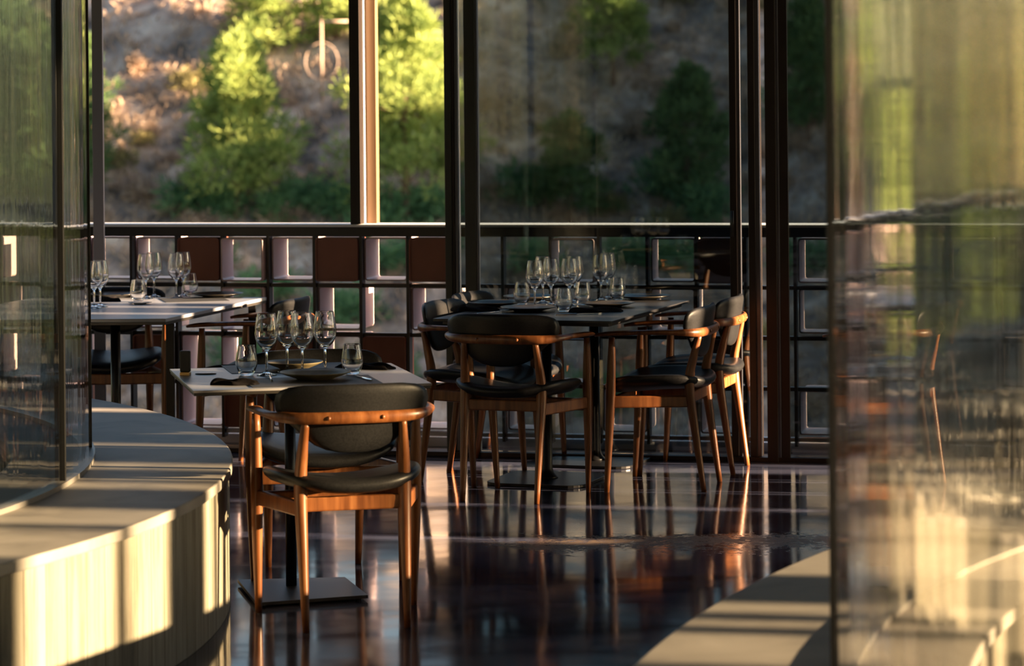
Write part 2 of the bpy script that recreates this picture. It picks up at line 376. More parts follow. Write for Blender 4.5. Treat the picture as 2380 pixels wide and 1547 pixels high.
# sliding door frames on the facade line: (left px, right px, list of sections)
def post(name_obj, x_px0, x_px1, depth, mt, zt=3.9, off=0.0, z0=0.0, parent=None, bev=.002):
    # solve plan positions on the facade line seen at these pixel columns (mid height)
    def onx(px):
        x = 0.0
        for _ in range(20):
            y = FAC(x, off).y; x = (px-1190-(700-HY)*ROLL)/FPX*y
        return x
    xa, xb = onx(x_px0), onx(x_px1)
    pa, pb = FAC(xa, off), FAC(xb, off)
    c = (pa+pb)/2+VD*depth/2; wd = (pb-pa).length
    bb = MB(); bb.box((c.x, c.y, (z0+zt)/2), (wd, depth, zt-z0), rz=RA)
    return bb.build(name_obj, mt, parent, bevel=bev)
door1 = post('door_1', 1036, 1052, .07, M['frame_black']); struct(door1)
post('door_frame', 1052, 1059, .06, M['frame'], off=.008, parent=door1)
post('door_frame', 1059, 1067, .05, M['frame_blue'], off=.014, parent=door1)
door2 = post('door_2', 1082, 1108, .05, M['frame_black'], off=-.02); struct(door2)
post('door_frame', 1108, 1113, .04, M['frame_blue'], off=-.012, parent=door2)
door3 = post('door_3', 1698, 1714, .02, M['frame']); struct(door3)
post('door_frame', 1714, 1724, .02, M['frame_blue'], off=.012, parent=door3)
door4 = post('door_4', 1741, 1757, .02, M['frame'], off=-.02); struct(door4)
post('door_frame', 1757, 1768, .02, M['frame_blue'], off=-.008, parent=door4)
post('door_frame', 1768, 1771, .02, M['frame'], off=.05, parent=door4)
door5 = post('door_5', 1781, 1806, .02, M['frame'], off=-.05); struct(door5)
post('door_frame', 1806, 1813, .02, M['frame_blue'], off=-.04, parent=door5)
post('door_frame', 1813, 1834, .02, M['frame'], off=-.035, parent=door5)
tl = post('trim_1', 218, 243, .015, M['post_grey'], off=0); struct(tl)
# floor track and sills
def strip(name, xa, xb, off, wd, z0, z1, mt, parent=None):
    pa, pb = FAC(xa, off), FAC(xb, off); c = (pa+pb)/2
    bb = MB(); bb.box((c.x, c.y, (z0+z1)/2), ((pb-pa).length, wd, z1-z0), rz=RA); return bb.build(name, mt, parent, bevel=.002)
struct(strip('trim_2', -9, 10.4, .02, .13, 0, .022, M['frame']))
struct(strip('trim_3', -9, 10.4, .38, .10, 0, .045, M['rail_top']))
# tinted panes between the frames
def pane(idx, px0, px1, off):
    o = post('window_%d' % idx, px0, px1, .008, M['glass_tint'], zt=3.89, off=off, z0=.023, bev=0); return struct(o)
pane(3, 1067, 1082, .02); pane(4, 1113, 1698, .01); pane(5, 1724, 1741, .02); pane(6, 1834, 5200, .0)
# door pull
hb = MB(); p = FAC(1.0, -.03); hb.tube([(p.x+.0, p.y, 1.04), (p.x, p.y, 1.16)], .006, 8)
o = hb.build('door_handle', M['frame_black'], door3, smooth=True)
p3 = W(1697, 1065, 0); o.location = (FAC(1.015).x-p.x, 0, 0)

# ------------------------------------------------------------------ terracotta block railing
CELL = .2345
def onrail(px, py=522, z=1.085):
    x = 0.0
    for _ in range(20):
        y = FAC(x, .20).y; x = (px-1190-(py-HY)*ROLL)/FPX*y
    return x
x620 = onrail(622, 600)
org = FAC(x620, .24)
rail = empty('block_railing', (org.x, org.y, 0), RA, label='long railing of terracotta blocks set in a dark steel grid under a pale handrail', cat='railing')
ROWS = 4; Z0 = .075; RH = .2385
def R_(mb, name, mt, bevel=0.0): return mb.build(name, mt, rail, bevel=bevel)
U0, U1 = -28, 46
bb = MB(); bb.box(((U0+U1)/2*CELL, .04, 1.078), ((U1-U0)*CELL, .17, .014)); R_(bb, 'handrail', M['rail_top'], .003)
bb = MB(); bb.box(((U0+U1)/2*CELL, .035, 1.047), ((U1-U0)*CELL, .11, .046)); R_(bb, 'rail_beam', M['rail_dark'], .003)
for r in range(0, 4):
    z = Z0+r*RH
    bb = MB(); bb.box(((U0+U1)/2*CELL, .035, z-.006), ((U1-U0)*CELL, .05, .018)); R_(bb, 'rail_bar', M['rail_dark'] if r else M['rail_top'])  # bottom bar takes the whitened steel for its sheen
TY = {0: {}, 1: {}, 2: {}, 3: {}}
TY[0] = {-5: 'O', -4: 'O', -3: 'O', -2: 'C', -1: 'P', 0: 'D', 1: 'C', 2: 'D', 3: 'C', 4: 'E', 5: 'E', 6: 'P', 7: 'E', 8: 'O', 9: 'C', 10: 'E', 11: 'D'}
TY[1] = {-5: 'C', -4: 'E', -3: 'O', -2: 'E', -1: 'P', 0: 'E', 1: 'D', 2: 'E', 3: 'D', 4: 'E', 5: 'O', 6: 'E', 7: 'E', 8: 'D', 9: 'E', 10: 'E', 11: 'O'}
TY[2] = {-5: 'O', -4: 'E', -3: 'C', -2: 'D', -1: 'P', 0: 'C', 1: 'D', 2: 'C', 3: 'E', 4: 'E', 5: 'E', 6: 'P', 7: 'E', 8: 'E', 9: 'C', 10: 'E', 11: 'E'}
TY[3] = {-5: 'C', -4: 'E', -3: 'E', -2: 'D', -1: 'C', 0: 'D', 1: 'E', 2: 'D', 3: 'D', 4: 'E', 5: 'O', 6: 'E', 7: 'D', 8: 'E', 9: 'D', 10: 'E', 11: 'D'}
def block_mesh(kind):
    """open tube of painted steel (or one closed by a face panel) with rounded corners"""
    mb = MB(); w2 = CELL/2-.011; h2 = RH/2-.014; t = .007
    dep = {'D': .25, 'O': .17, 'P': .18, 'C': .17}[kind]
    def loop(a, b2, r, y):
        out = []
        for cx_, cz_, g0 in ((a-r, b2-r, 0), (-a+r, b2-r, 90), (-a+r, -b2+r, 180), (a-r, -b2+r, 270)):
            for k in range(4):
                g = math.radians(g0+30*k); out.append((cx_+r*math.cos(g), y, cz_+r*math.sin(g)))
        return out
    y0, y1 = -dep/2, dep/2
    A = loop(w2, h2, .014, y0); B = loop(w2, h2, .014, y1); C_ = loop(w2-t, h2-t, .010, y0); D_ = loop(w2-t, h2-t, .010, y1)
    n = len(A); v = A+B+C_+D_; f = []
    for i in range(n):
        j = (i+1) % n
        f += [(i, j, n+j, n+i), (2*n+i, 3*n+i, 3*n+j, 2*n+j), (i, 2*n+i, 2*n+j, j), (n+i, n+j, 3*n+j, 3*n+i)]
    mb.add(v, f)
    if kind == 'C': mb.box((0, y0+.012, 0), (2*w2-2*t, .012, 2*h2-2*t))
    return mb
BM = {}
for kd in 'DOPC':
    o = block_mesh(kd).build('terracotta_block', M['terra'] if kd == 'C' else M['terra_skylit'], rail)
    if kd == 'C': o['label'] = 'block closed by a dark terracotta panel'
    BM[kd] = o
used = set(); nb = 0
rs = random.Random(11)
for r in range(4):
    for k in range(-8, 17):
        kd = TY[r].get(k) or rs.choice('ECOED')
        if kd == 'E': continue
        if kd in used:
            o = BM[kd].copy(); COL.objects.link(o)
        else: o = BM[kd]; used.add(kd)
        yo = {'D': .15, 'O': .13, 'P': .03, 'C': .06}[kd]
        o.location = ((k+.5)*CELL, yo, Z0+(3-r+.5)*RH+.002); nb += 1
for k in range(-10, 20):
    for s_ in (0,):
        bb = MB(); bb.box((k*CELL, .02, .54), (.014, .06, 1.0)); o = R_(bb, 'post', M['rail_dark'])
print('blocks', nb)
# window post standing on the railing
cp = MB()
wp = empty('steel_column', (0, 0, 0), label='slim dark steel column on the railing, pale strip added for its sunlit side, bronze face behind', cat='column')
def colbox(name, px0, px1, off, dep, mt):
    return post(name, px0, px1, dep, mt, zt=3.89, off=off, z0=1.0855, parent=wp)
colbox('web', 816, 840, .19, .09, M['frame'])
colbox('sun_strip', 841, 850, .255, .02, M['rail_top'])  # pale strip added for the sunlit right side of the web
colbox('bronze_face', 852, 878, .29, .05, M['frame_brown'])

# ------------------------------------------------------------------ the chair
def make_chair():
    e = empty('armchair', (0, 0, 0))
    zs = [0, .12, .26, .38, .45, .52, .60, .668]
    for sx in (-1, 1):                        # rear legs
        pts = spline([(sx*.165, -.205, 0), (sx*.168, -.17, .25), (sx*.170, -.145, .46), (sx*.165, -.165, .58), (sx*.158, -.188, .672)], 5)
        rad = [lerp([(0, .0115), (.25, .0175), (.45, .0225), (.55, .019), (.68, .0125)], p.z) for p in pts]
        b = MB(); b.tube(pts, rad, 12); b.build('leg', M['wood'], e, True)
    for sx in (-1, 1):                        # front legs
        pts = spline([(sx*.262, .20, 0), (sx*.266, .188, .22), (sx*.268, .178, .43), (sx*.270, .170, .665)], 6)
        rad = [lerp([(0, .0115), (.25, .0175), (.42, .021), (.55, .0185), (.68, .0125)], p.z) for p in pts]
        b = MB(); b.tube(pts, rad, 12); b.build('leg', M['wood'], e, True)
    # arm rail, one bent beam
    half = [(0, -.212, .683), (.10, -.208, .683), (.19, -.188, .684), (.245, -.14, .687), (.272, -.06, .69), (.280, .05, .688), (.276, .15, .683), (.268, .215, .677), (.262, .245, .672)]
    P = [(-x, y, z) for x, y, z in half[:0:-1]]+half
    pts = spline(P, 5); nP = len(pts)
    wd = []; hh = []
    for i, p in enumerate(pts):
        y = p.y
        wd.append(lerp([(-.22, .013), (-.15, .014), (-.06, .017), (.06, .020), (.15, .027), (.20, .028), (.235, .018), (.25, .007)], y))
        hh.append(lerp([(-.22, .0205), (-.17, .018), (-.10, .012), (.05, .0105), (.2, .010), (.25, .006)], y))
    b = MB(); b.tube(pts, wd, 14, ry=hh); b.build('arm_rail', M['wood'], e, True)
    for sx in (-1, 1):
        b = MB(); b.lathe([(.001, -.004), (.006, -.003), (.0075, 0), (.006, .004), (.001, .006)], 10)
        o = b.build('screw_plug', M['wood'], e, True); o.location = (sx*.088, -.2215, .684); o.rotation_euler = (math.pi/2, 0, 0)
    # seat frame
    b = MB()
    def bar(p, q, z0, z1, t):
        p, q = Vector((*p, 0)), Vector((*q, 0)); d = q-p; c = (p+q)/2
        b.box((c.x, c.y, (z0+z1)/2), (d.length, t, z1-z0), rz=math.atan2(d.y, d.x))
    bar((-.262, .18), (.262, .18), .352, .405, .022)
    bar((-.160, -.145), (.160, -.145), .378, .425, .024)
    bar((-.170, -.145), (-.266, .18), .362, .412, .022)
    bar((.170, -.145), (.266, .18), .362, .412, .022)
    b.build('seat_frame', M['wood'], e, bevel=.006)
    # seat cushion
    n, rg = 48, 9
    vs = []; f = []
    def outl(g):
        c, s = math.cos(g), math.sin(g); ex = .62
        x = math.copysign(abs(c)**ex, c)*.252; y = math.copysign(abs(s)**ex, s)*.228
        x *= 1.0+.10*(y/.228)
        return x, y+.015
    def zb(x, y): return .432+.045*(abs(x)/.25)**2.2-.018*(y/.23)
    lay = [(.02, -.012), (.6, -.012), (.90, -.010), (.975, 0.0), (1.0, .012), (.985, .024), (.93, .034), (.8, .039), (.5, .037), (.02, .034)]
    for k, h in lay:
        for j in range(n):
            x, y = outl(2*math.pi*j/n); x *= k; y = .015+(y-.015)*k
            vs.append((x, y, zb(x, y)+h))
    m_ = len(lay)
    f = [(i*n+j, i*n+(j+1) % n, (i+1)*n+(j+1) % n, (i+1)*n+j) for i in range(m_-1) for j in range(n)]
    f += [tuple(range(n-1, -1, -1)), tuple((m_-1)*n+j for j in range(n))]
    link('seat', vs, f, M['leather'], e, True)
    # backrest pad
    T = [(.565, .0), (.568, .05), (.576, .088), (.592, .125), (.615, .155), (.645, .185), (.668, .212), (.69, .237), (.71, .248), (.735, .252), (.757, .247), (.772, .232), (.782, .205), (.788, .16), (.79, .0)]
    nu = 28; vs = []; f = []
    for side in (1, -1):
        for zz, hw in T:
            for j in range(nu+1):
                u = -1+2*j/nu; x = hw*u
                ez = min(1, (zz-.565)/.05, (.79-zz)/.03); ez = max(ez, 0)
                th = .019*math.sqrt(max(0, 1-abs(u)**6))*math.sqrt(max(0, 1-(1-ez)**2))
                if zz in (.565, .79): th = 0
                y = -.186+.9*x*x-(zz-.67)*.16+th*side*(1.0 if side > 0 else .8)
                vs.append((x, y, zz))
    L1 = len(T)*(nu+1)
    for i in range(len(T)-1):
        for j in range(nu):
            a = i*(nu+1)+j; q = (a, a+1, a+nu+2, a+nu+1)
            f.append(q[::-1]); f.append(tuple(L1+t for t in q))
    o = link('backrest', vs, f, M['leather'], e, True)
    bm = bmesh.new(); bm.from_mesh(o.data); bmesh.ops.remove_doubles(bm, verts=bm.verts, dist=.0008); bmesh.ops.recalc_face_normals(bm, faces=bm.faces); bm.to_mesh(o.data); bm.free()
    for p in o.data.polygons: p.use_smooth = True
    return e
chair = make_chair()
CH_ = [
 ((-.558, 9.59), (-.22, .975), 'nearest wooden armchair, its black leather back turned to us, at the small grey table', 'armchairs at the small grey table'),
 ((-.70, 10.49), (.2, -.98), 'wooden armchair facing us behind the small grey table, mostly hidden by the nearest chair', 'armchairs at the small grey table'),
 ((.0, 12.46), (.33, .94), 'wooden armchair seen from behind at the near end of the long black table', 'armchairs at the long black table'),
 ((.655, 12.75), (-.96, .27), 'nearer wooden armchair on the right side of the long black table, seen side-on', 'armchairs at the long black table'),
 ((.82, 13.29), (-.96, .27), 'farther wooden armchair on the right side of the black table, beside the door frames', 'armchairs at the long black table'),
 ((-.17, 13.03), (.93, -.36), 'nearer wooden armchair left of the long black table, by the dark door frame', 'armchairs at the long black table'),
 ((-.05, 13.55), (.93, -.36), 'wooden armchair at far left side of the black table, only back top and seat showing', 'armchairs at the long black table'),
 ((-1.17, 13.42), (-.95, .28), 'wooden armchair side-on between the pale left table and the terracotta railing', 'armchairs at the pale left table'),
 ((-1.93, 14.02), (.05, -1), 'armchair behind the pale left table, its dark round seat showing beside the table leg', 'armchairs at the pale left table'),
 ((1.62, 12.62), (-.96, .27), 'armchair at right of which one slanting wooden leg shows beside the glass edge', 'armchairs beyond the right glass'),
]
for i, ((x, y), (fx, fy), lab, grp) in enumerate(CH_):
    o = chair if i == 0 else tree_copy(chair)
    o.location = (x, y, 0); o.rotation_euler = (0, 0, math.atan2(fy, fx)-math.pi/2); tag(o, lab, 'chair', grp)

# ------------------------------------------------------------------ tables
def slab(name, corners, z0, z1, mt, parent, bevel=.0015):
    b = MB(); b.prism([(p[0], p[1]) for p in corners], z0, z1); return b.build(name, mt, parent, bevel=bevel)
TH = .75
# small grey table
t1 = empty('dining_table', (-.75, 10.08, 0), label='small square grey dining table on one square base, laid for two', cat='table')
q = [W(449, 908, TH), W(1004, 890, TH), W(909, 843, TH), W(394, 857, TH)]
q = [(p.x+.75, p.y-10.08) for p in q]
qi = [(x*.992, y*.992) for x, y in q]
slab('tabletop', q, .742, TH, M['table_grey'], t1)
slab('edge_band', qi, .732, .742, M['edge'], t1)
b = MB(); b.tube([(-.03, .06, .014), (-.03, .06, .73)], .019, 20); b.build('pedestal', M['black_metal'], t1, True)
b = MB(); b.box((-.03, .06, .727), (.3, .3, .008), rz=-.2); b.build('top_plate', M['black_metal'], t1)
bq = [W(596, 1400, .02), W(856, 1382, .02), W(802, 1340, .02), W(552, 1346, .02)]
bq = [(p.x+.75, p.y-10.08) for p in bq]
slab('base_plate', bq, .008, .02, M['plate_metal'], t1, .002)
b = MB()
for x, y in bq: b.lathe([(.012, 0), (.012, .009)], 10, (x*.86-.0, y*.86, 0))
b.build('foot', M['black_metal'], t1)
# long black table
c2 = Vector((.235, 13.05, 0))
t2 = empty('dining_table', c2, label='long black dining table on two round-cornered pedestal bases, in front of the tinted glass', cat='table')
pA, pB, pC = W(1006, 740, TH), W(1422, 746, TH), W(1604, 697, TH); pD = pA+pC-pB
q = [(p.x-c2.x, p.y-c2.y) for p in (pA, pB, pC, pD)]
slab('tabletop', q, .738, TH, M['table_black'], t2)
q2 = [(x*.93, y*.93) for x, y in q]; slab('top_frame', q2, .722, .738, M['edge'], t2)
def rsq(h, r, rot, c):
    out = []
    for sx, sy, g0 in ((1, 1, 0), (-1, 1, 90), (-1, -1, 180), (1, -1, 270)):
        for k in range(6):
            g = math.radians(g0+18*k); x = sx*(h-r)+r*math.cos(g); y = sy*(h-r)+r*math.sin(g)
            out.append((c[0]+x*math.cos(rot)-y*math.sin(rot), c[1]+x*math.sin(rot)+y*math.cos(rot)))
    return out
for (bx, by) in ((.14, 12.93), (.37, 13.55)):
    lx, ly = bx-c2.x, by-c2.y
    slab('base_plate', rsq(.225, .08, -.34, (lx, ly)), .0, .014, M['black_metal'], t2, .003)
    b = MB(); b.lathe([(.05, .014), (.045, .022), (.03, .04), (.024, .06), (.024, .72)], 20, (lx, ly, 0)); b.build('pedestal', M['black_metal'], t2, True)
# pale left table
c3 = Vector((-1.8, 13.3, 0))
t3 = empty('dining_table', c3, label='pale blue-grey topped table at left, standing behind the curved bench', cat='table')
q = [W(385, 740, TH), W(620, 690, TH)]; q = [(q[0].x, q[0].y), (q[1].x, q[1].y), (-2.32, 14.05), (-2.62, 12.72)]
q = [(x-c3.x, y-c3.y) for x, y in q]
slab('tabletop', q, .735, TH, M['table_blue'], t3)
slab('edge_band', [(x*.995, y*.995) for x, y in q], .722, .735, M['edge'], t3)
p = W(389, 760, .7)
for (x, y) in ((-1.505, 12.80), (-1.24, 13.86), (-2.2, 13.9)):
    b = MB(); b.box((x-c3.x, y-c3.y, .361), (.035, .035, .722)); b.build('leg', M['black_metal'], t3, bevel=.002)
b = MB(); b.tube([(-1.765-c3.x, 12.95-c3.y, 0), (-1.765-c3.x, 12.95-c3.y, .722)], .022, 16); b.build('leg', M['black_metal'], t3, True)

# ------------------------------------------------------------------ tableware
def make_wine():
    outer = [(.002, 0), (.034, .0), (.0355, .0015), (.030, .004), (.012, .009), (.0052, .016), (.0042, .03), (.0040, .065), (.0045, .080), (.009, .088), (.022, .098), (.033, .112), (.0390, .130), (.0405, .145), (.0385, .170), (.0345, .195), (.0311, .2125), (.0310, .214)]
    inner = [(.0300, .214), (.0301, .2125), (.0334, .195), (.0373, .170), (.0392, .145), (.0376, .130), (.0315, .114), (.020, .1015), (.008, .0935), (.001, .092)]
    b = MB(); b.lathe(outer+inner, 36); return b.build('wine_glass', M['stemglass'], None, True)
def make_tumbler():
    outer = [(.001, 0), (.022, .0), (.025, .003), (.033, .022), (.0385, .040), (.0375, .058), (.0325, .085), (.0292, .1025), (.0290, .104)]
    inner = [(.0277, .104), (.0279, .1025), (.0312, .085), (.0362, .058), (.0370, .040), (.031, .024), (.020, .011), (.001, .009)]
    b = MB(); b.lathe(outer+inner, 36); return b.build('tumbler', M['stemglass'], None, True)
def make_plate(mt, name='plate', r=.12, h=.022, lip=.0):
    pr = [(.001, 0), (r*.50, 0), (r*.54, .003), (r*.80, h*.55), (r*.99, h*.94), (r, h), (r*.99, h+.0015), (r*.80, h*.62+.003), (r*.56, .0065), (r*.3, .005), (.001, .005)]
    b = MB(); b.lathe(pr, 48); return b.build(name, mt, None, True)
wine, tumb = make_wine(), make_tumbler()
usedp = set()
def put(proto, px, py, lab, cat, grp, z=TH, rz=0.0):
    """copy the prototype to the table point under this pixel"""
    if proto.name not in usedp: usedp.add(proto.name); o = proto
    else: o = proto.copy(); COL.objects.link(o)
    o.location = W(px, py, z+.0005); o.rotation_euler = (0, 0, rz); return tag(o, lab, cat, grp)
G1, G2, G3 = 'wine glasses on the small grey table', 'wine glasses on the long black table', 'wine glasses on the pale left table'
for px, py, lab in ((620, 872, 'leftmost wine glass on the small grey table, above the fork'),
                    (668, 864, 'second wine glass from left on the small grey table, standing farthest back'),
                    (703, 869, 'third wine glass from left on the small grey table, overlapping the one behind'),
                    (756, 866, 'rightmost wine glass on the small grey table, left of the right tumbler')):
    put(wine, px, py, lab, 'wine glass', G1)
for px, py, lab in ((1243, 716, 'tall wine glass at the left of the long black table, nearest of its pair'),
                    (1262, 704, 'wine glass half hidden behind the leftmost one on the long black table'),
                    (1281, 710, 'small-looking wine glass right of the leftmost pair on the black table'),
                    (1324, 710, 'wine glass left of the central pair on the black table'),
                    (1336, 703, 'wine glass right and behind in the central pair on the black table'),
                    (1397, 699, 'wine glass left of the right-hand pair on the black table'),
                    (1412, 694, 'rightmost wine glass on the long black table')):
    put(wine, px, py, lab, 'wine glass', G2)
for px, py, lab in ((219, 716, 'wine glass cut by the left drum glass, on the near side of the pale table'),
                    (233, 713, 'wine glass just right of the drum glass edge on the pale left table'),
                    (339, 694, 'wine glass left of the middle pair on the pale left table'),
                    (358, 690, 'wine glass right of the middle pair on the pale left table'),
                    (410, 693, 'wine glass left of the right pair on the pale table, on the dark mat'),
                    (426, 689, 'rightmost wine glass on the pale left table')):
    put(wine, px, py, lab, 'wine glass', G3)
for px, py, lab, g in ((573, 872, 'left tumbler on the small grey table, beside the folded napkin', 'tumblers on the small grey table'),
                       (819, 869, 'right tumbler on the small grey table, beside the shallow bowl', 'tumblers on the small grey table'),
                       (1311, 724, 'nearest tumbler on the black table, in front of the central glasses', 'tumblers on the long black table'),
                       (1355, 708, 'tumbler right of the central wine glasses on the black table', 'tumblers on the long black table'),
                       (1213, 708, 'leftmost tumbler on the black table, left of the wine glasses', 'tumblers on the long black table'),
                       (1435, 698, 'rightmost tumbler on the black table, behind the far plate', 'tumblers on the long black table'),
                       (321, 701, 'left tumbler on the pale left table, above the small white dish', 'tumblers on the pale left table'),
                       (442, 685, 'right tumbler on the pale left table, beside the dark plate', 'tumblers on the pale left table')):
    put(tumb, px, py, lab, 'tumbler', g)
pl = make_plate(M['glaze'], 'plate', .122, .024); pld = make_plate(M['glaze_dark'], 'plate', .125, .018)
put(pl, 733, 880, 'shallow olive glazed bowl plate nearest us on the small grey table, half in sun', 'plate', 'plates on the small grey table', z=.7525)
_q = put(pl, 684, 856, 'olive glazed plate behind the wine glasses on the small grey table', 'plate', 'plates on the small grey table', z=.7525)
_q.scale = (.84, .84, 1)
for px, py, lab in ((1228, 722, 'dark plate at the near edge of the black table, left of the tumbler'),
                    (1152, 710, 'dark plate at the left side of the black table, above the crumpled napkin'),
                    (1412, 712, 'dark plate right of the central glasses on the black table'),
                    (1497, 695, 'dark plate near the right far corner of the black table'),
                    (1232, 696, 'dark plate behind the left wine glasses on the black table')):
    put(pld, px, py, lab, 'plate', 'plates on the long black table')
for px, py, lab in ((505, 690, 'wide dark plate at the right end of the pale left table'),
                    (268, 690, 'dark plate on the pale left table behind the leftmost wine glasses')):
    put(pld, px, py, lab, 'plate', 'plates on the pale left table')
dish = make_plate(M['white_dish'], 'saucer', .055, .008)
dish.location = W(326, 706, TH+.0005); tag(dish, 'small pale dish under the left tumbler at the edge of the pale table', 'dish')

def napkin(px, py, rz, sc, lab, grp, seed, z=TH):
    n, m_ = 30, 18; vs = []; f = []; rs = random.Random(seed); ph = rs.random()*6
    for s in (1, 0):
        for j in range(m_+1):
            for i in range(n+1):
                u, v = i/n*2-1, j/m_*2-1
                x = .115*u*(1+.06*math.sin(v*3+ph)); y = .05*v*(1-.25*abs(u))*(1+.15*math.sin(u*5+ph))
                e = max(0, 1-max(abs(u)**8, abs(v)**8))
                hh = .013+.006*math.sin(v*5+u*1.2+ph)+.003*math.sin(u*5-v*3)
                vs.append((x*sc, y*sc, (max(.003, hh*math.sqrt(e)) if s else 0.0)))
    K = (n+1)*(m_+1)
    for j in range(m_):
        for i in range(n):
            a = j*(n+1)+i; q = (a, a+1, a+n+2, a+n+1); f.append(q); f.append(tuple(K+t for t in q[::-1]))
    rim = [i for i in range(n+1)]+[(j*(n+1)+n) for j in range(1, m_+1)]+[m_*(n+1)+i for i in range(n-1, -1, -1)]+[j*(n+1) for j in range(m_-1, 0, -1)]
    for a, b2 in zip(rim, rim[1:]+rim[:1]): f.append((a, K+a, K+b2, b2))
    o = link('napkin', vs, f, M['napkin'], None, True); o.location = W(px, py, z+.0005); o.rotation_euler = (0, 0, rz); tag(o, lab, 'napkin', grp)
    return o
napkin(545, 893, -.15, .70, 'dark folded napkin at the near left corner of the small grey table', 'napkins on the small grey table', 1)
napkin(850, 855, -.5, .9, 'dark folded napkin at the right of the small grey table, behind the tumbler', 'napkins on the small grey table', 2)
napkin(1112, 722, -.1, .8, 'crumpled dark napkin at the left edge of the black table', 'napkins on the long black table', 3)
napkin(1385, 724, .1, 1.0, 'dark napkin lying before the right-hand plate on the black table', 'napkins on the long black table', 4)
napkin(238, 700, .2, .7, 'dark napkin beside the leftmost wine glasses on the pale table', 'napkins on the pale left table', 5)
def mat_(px, py, wx, wy, rz, lab, grp, zt=.002):
    b = MB(); b.box((0, 0, zt/2), (wx, wy, zt)); o = b.build('placemat', M['placemat'], None, bevel=.0006)
    o.location = W(px, py, TH+.0002); o.rotation_euler = (0, 0, rz); return tag(o, lab, 'placemat', grp)
mat_(724, 886, .44, .30, .22, 'charcoal placemat under the nearest bowl plate on the small grey table', 'placemats on the small grey table')
mat_(670, 855, .44, .30, .22, 'charcoal placemat under the farther plate on the small grey table', 'placemats on the small grey table')
mat_(450, 696, .30, .28, .25, 'dark placemat at the right part of the pale left table', 'placemats on the pale left table')
def fork(px, py, rz, lab, z=.7525):
    b = MB(); b.tube([(0, -.10, .003), (0, -.04, .004), (0, .03, .007), (0, .045, .006)], [.004, .0032, .0022, .003], 8, ry=[.002, .0018, .0015, .0012])
    b.box((0, .055, .006), (.022, .022, .0016))
    for k in range(4): b.tube([(-.0095+k*.0063, .064, .006), (-.0095+k*.0063, .10, .009)], .0013, 6)
    o = b.build('fork', M['steel'], None, True); o.location = W(px, py, z); o.rotation_euler = (0, 0, rz); return tag(o, lab, 'fork')
def knife(px, py, rz, lab, z=.7525):
    b = MB(); b.tube([(0, -.11, .004), (0, -.06, .004), (0, -.01, .004)], [.003, .0055, .004], 8, ry=[.003, .0035, .0025])
    b.prism([(-.004, -.01), (.006, -.01), (.008, .04), (.006, .09), (.0, .108), (-.004, .09)], .003, .0042)
    o = b.build('knife', M['steel'], None, False); o.location = W(px, py, z); o.rotation_euler = (0, 0, rz); return tag(o, lab, 'knife')
fork(628, 880, .15, 'steel fork left of the nearest bowl plate on the small grey table')
knife(842, 879, .35, 'steel knife right of the nearest bowl plate on the small grey table')
knife(1345, 731, -1.2, 'knife near the edge of the black table, before the napkin', z=TH)
fork(1152, 727, -.9, 'fork beside the crumpled napkin on the black table', z=TH)
# card stand
cs = empty('card_stand', W(431, 872, TH), -.15, label='upright black card stand with a brass foot at the left of the small grey table', cat='card stand')
b = MB(); b.box((0, 0, .006), (.034, .03, .012)); b.build('foot', M['brass'], cs, bevel=.002)
b = MB(); b.box((0, 0, .049), (.037, .016, .074)); b.build('block', M['frame_black'], cs, bevel=.004)
b = MB(); b.lathe([(.001, 0), (.036, 0), (.038, .002), (.034, .004), (.001, .004)], 28)
sp = b.build('coaster', M['glaze_dark'], None, True); sp.location = W(478, 869, TH+.0005); sp.scale = (1, .55, 1); tag(sp, 'small dark oval rest on the small grey table beside the card stand', 'coaster')

# ------------------------------------------------------------------ hillside
def hz(x, y):
    base = -22+.50*(min(y, 172+.05*x)-75+.06*x)
    n = noise.noise(Vector((x*.06, y*.05, 1.3)))*2.4+noise.noise(Vector((x*.2, y*.16, 4.1)))*1.1+noise.noise(Vector((x*.7, y*.6, 9)))*.35
    return base+n*min(1, max(0, (y-50)/25))
def hit(px, py):
    """where the sight line through this pixel meets the hillside"""
    u, v = px-1190.0, py-HY
    a = u*math.cos(ROLL)-v*math.sin(ROLL); b = u*math.sin(ROLL)+v*math.cos(ROLL)
    y = 70.0
    while y < 240:
        x = a/FPX*y; z = CH-b/FPX*y
        if hz(x, y) >= z: return Vector((x, y, hz(x, y)))
        y += .25
    return Vector((x, y, z))
nx, ny = 240, 150; vs = []; f = []
for j in range(ny+1):
    y = 52+(j/ny)**1.35*150
    for i in range(nx+1):
        t = i/nx*2-1; x = (abs(t)**1.8)*math.copysign(110, t)
        vs.append((x, y, hz(x, y)))
for j in range(ny):
    for i in range(nx):
        a = j*(nx+1)+i; f.append((a, a+1, a+nx+2, a+nx+1))
hill = link('hillside_ground', vs, f, [M['hill'], M['hill_green']], None, True); struct(hill)
for p in hill.data.polygons:
    c = p.center
    if c.x+3*noise.noise(Vector((c.y*.1, c.x*.1, 0))) < -26: p.material_index = 1
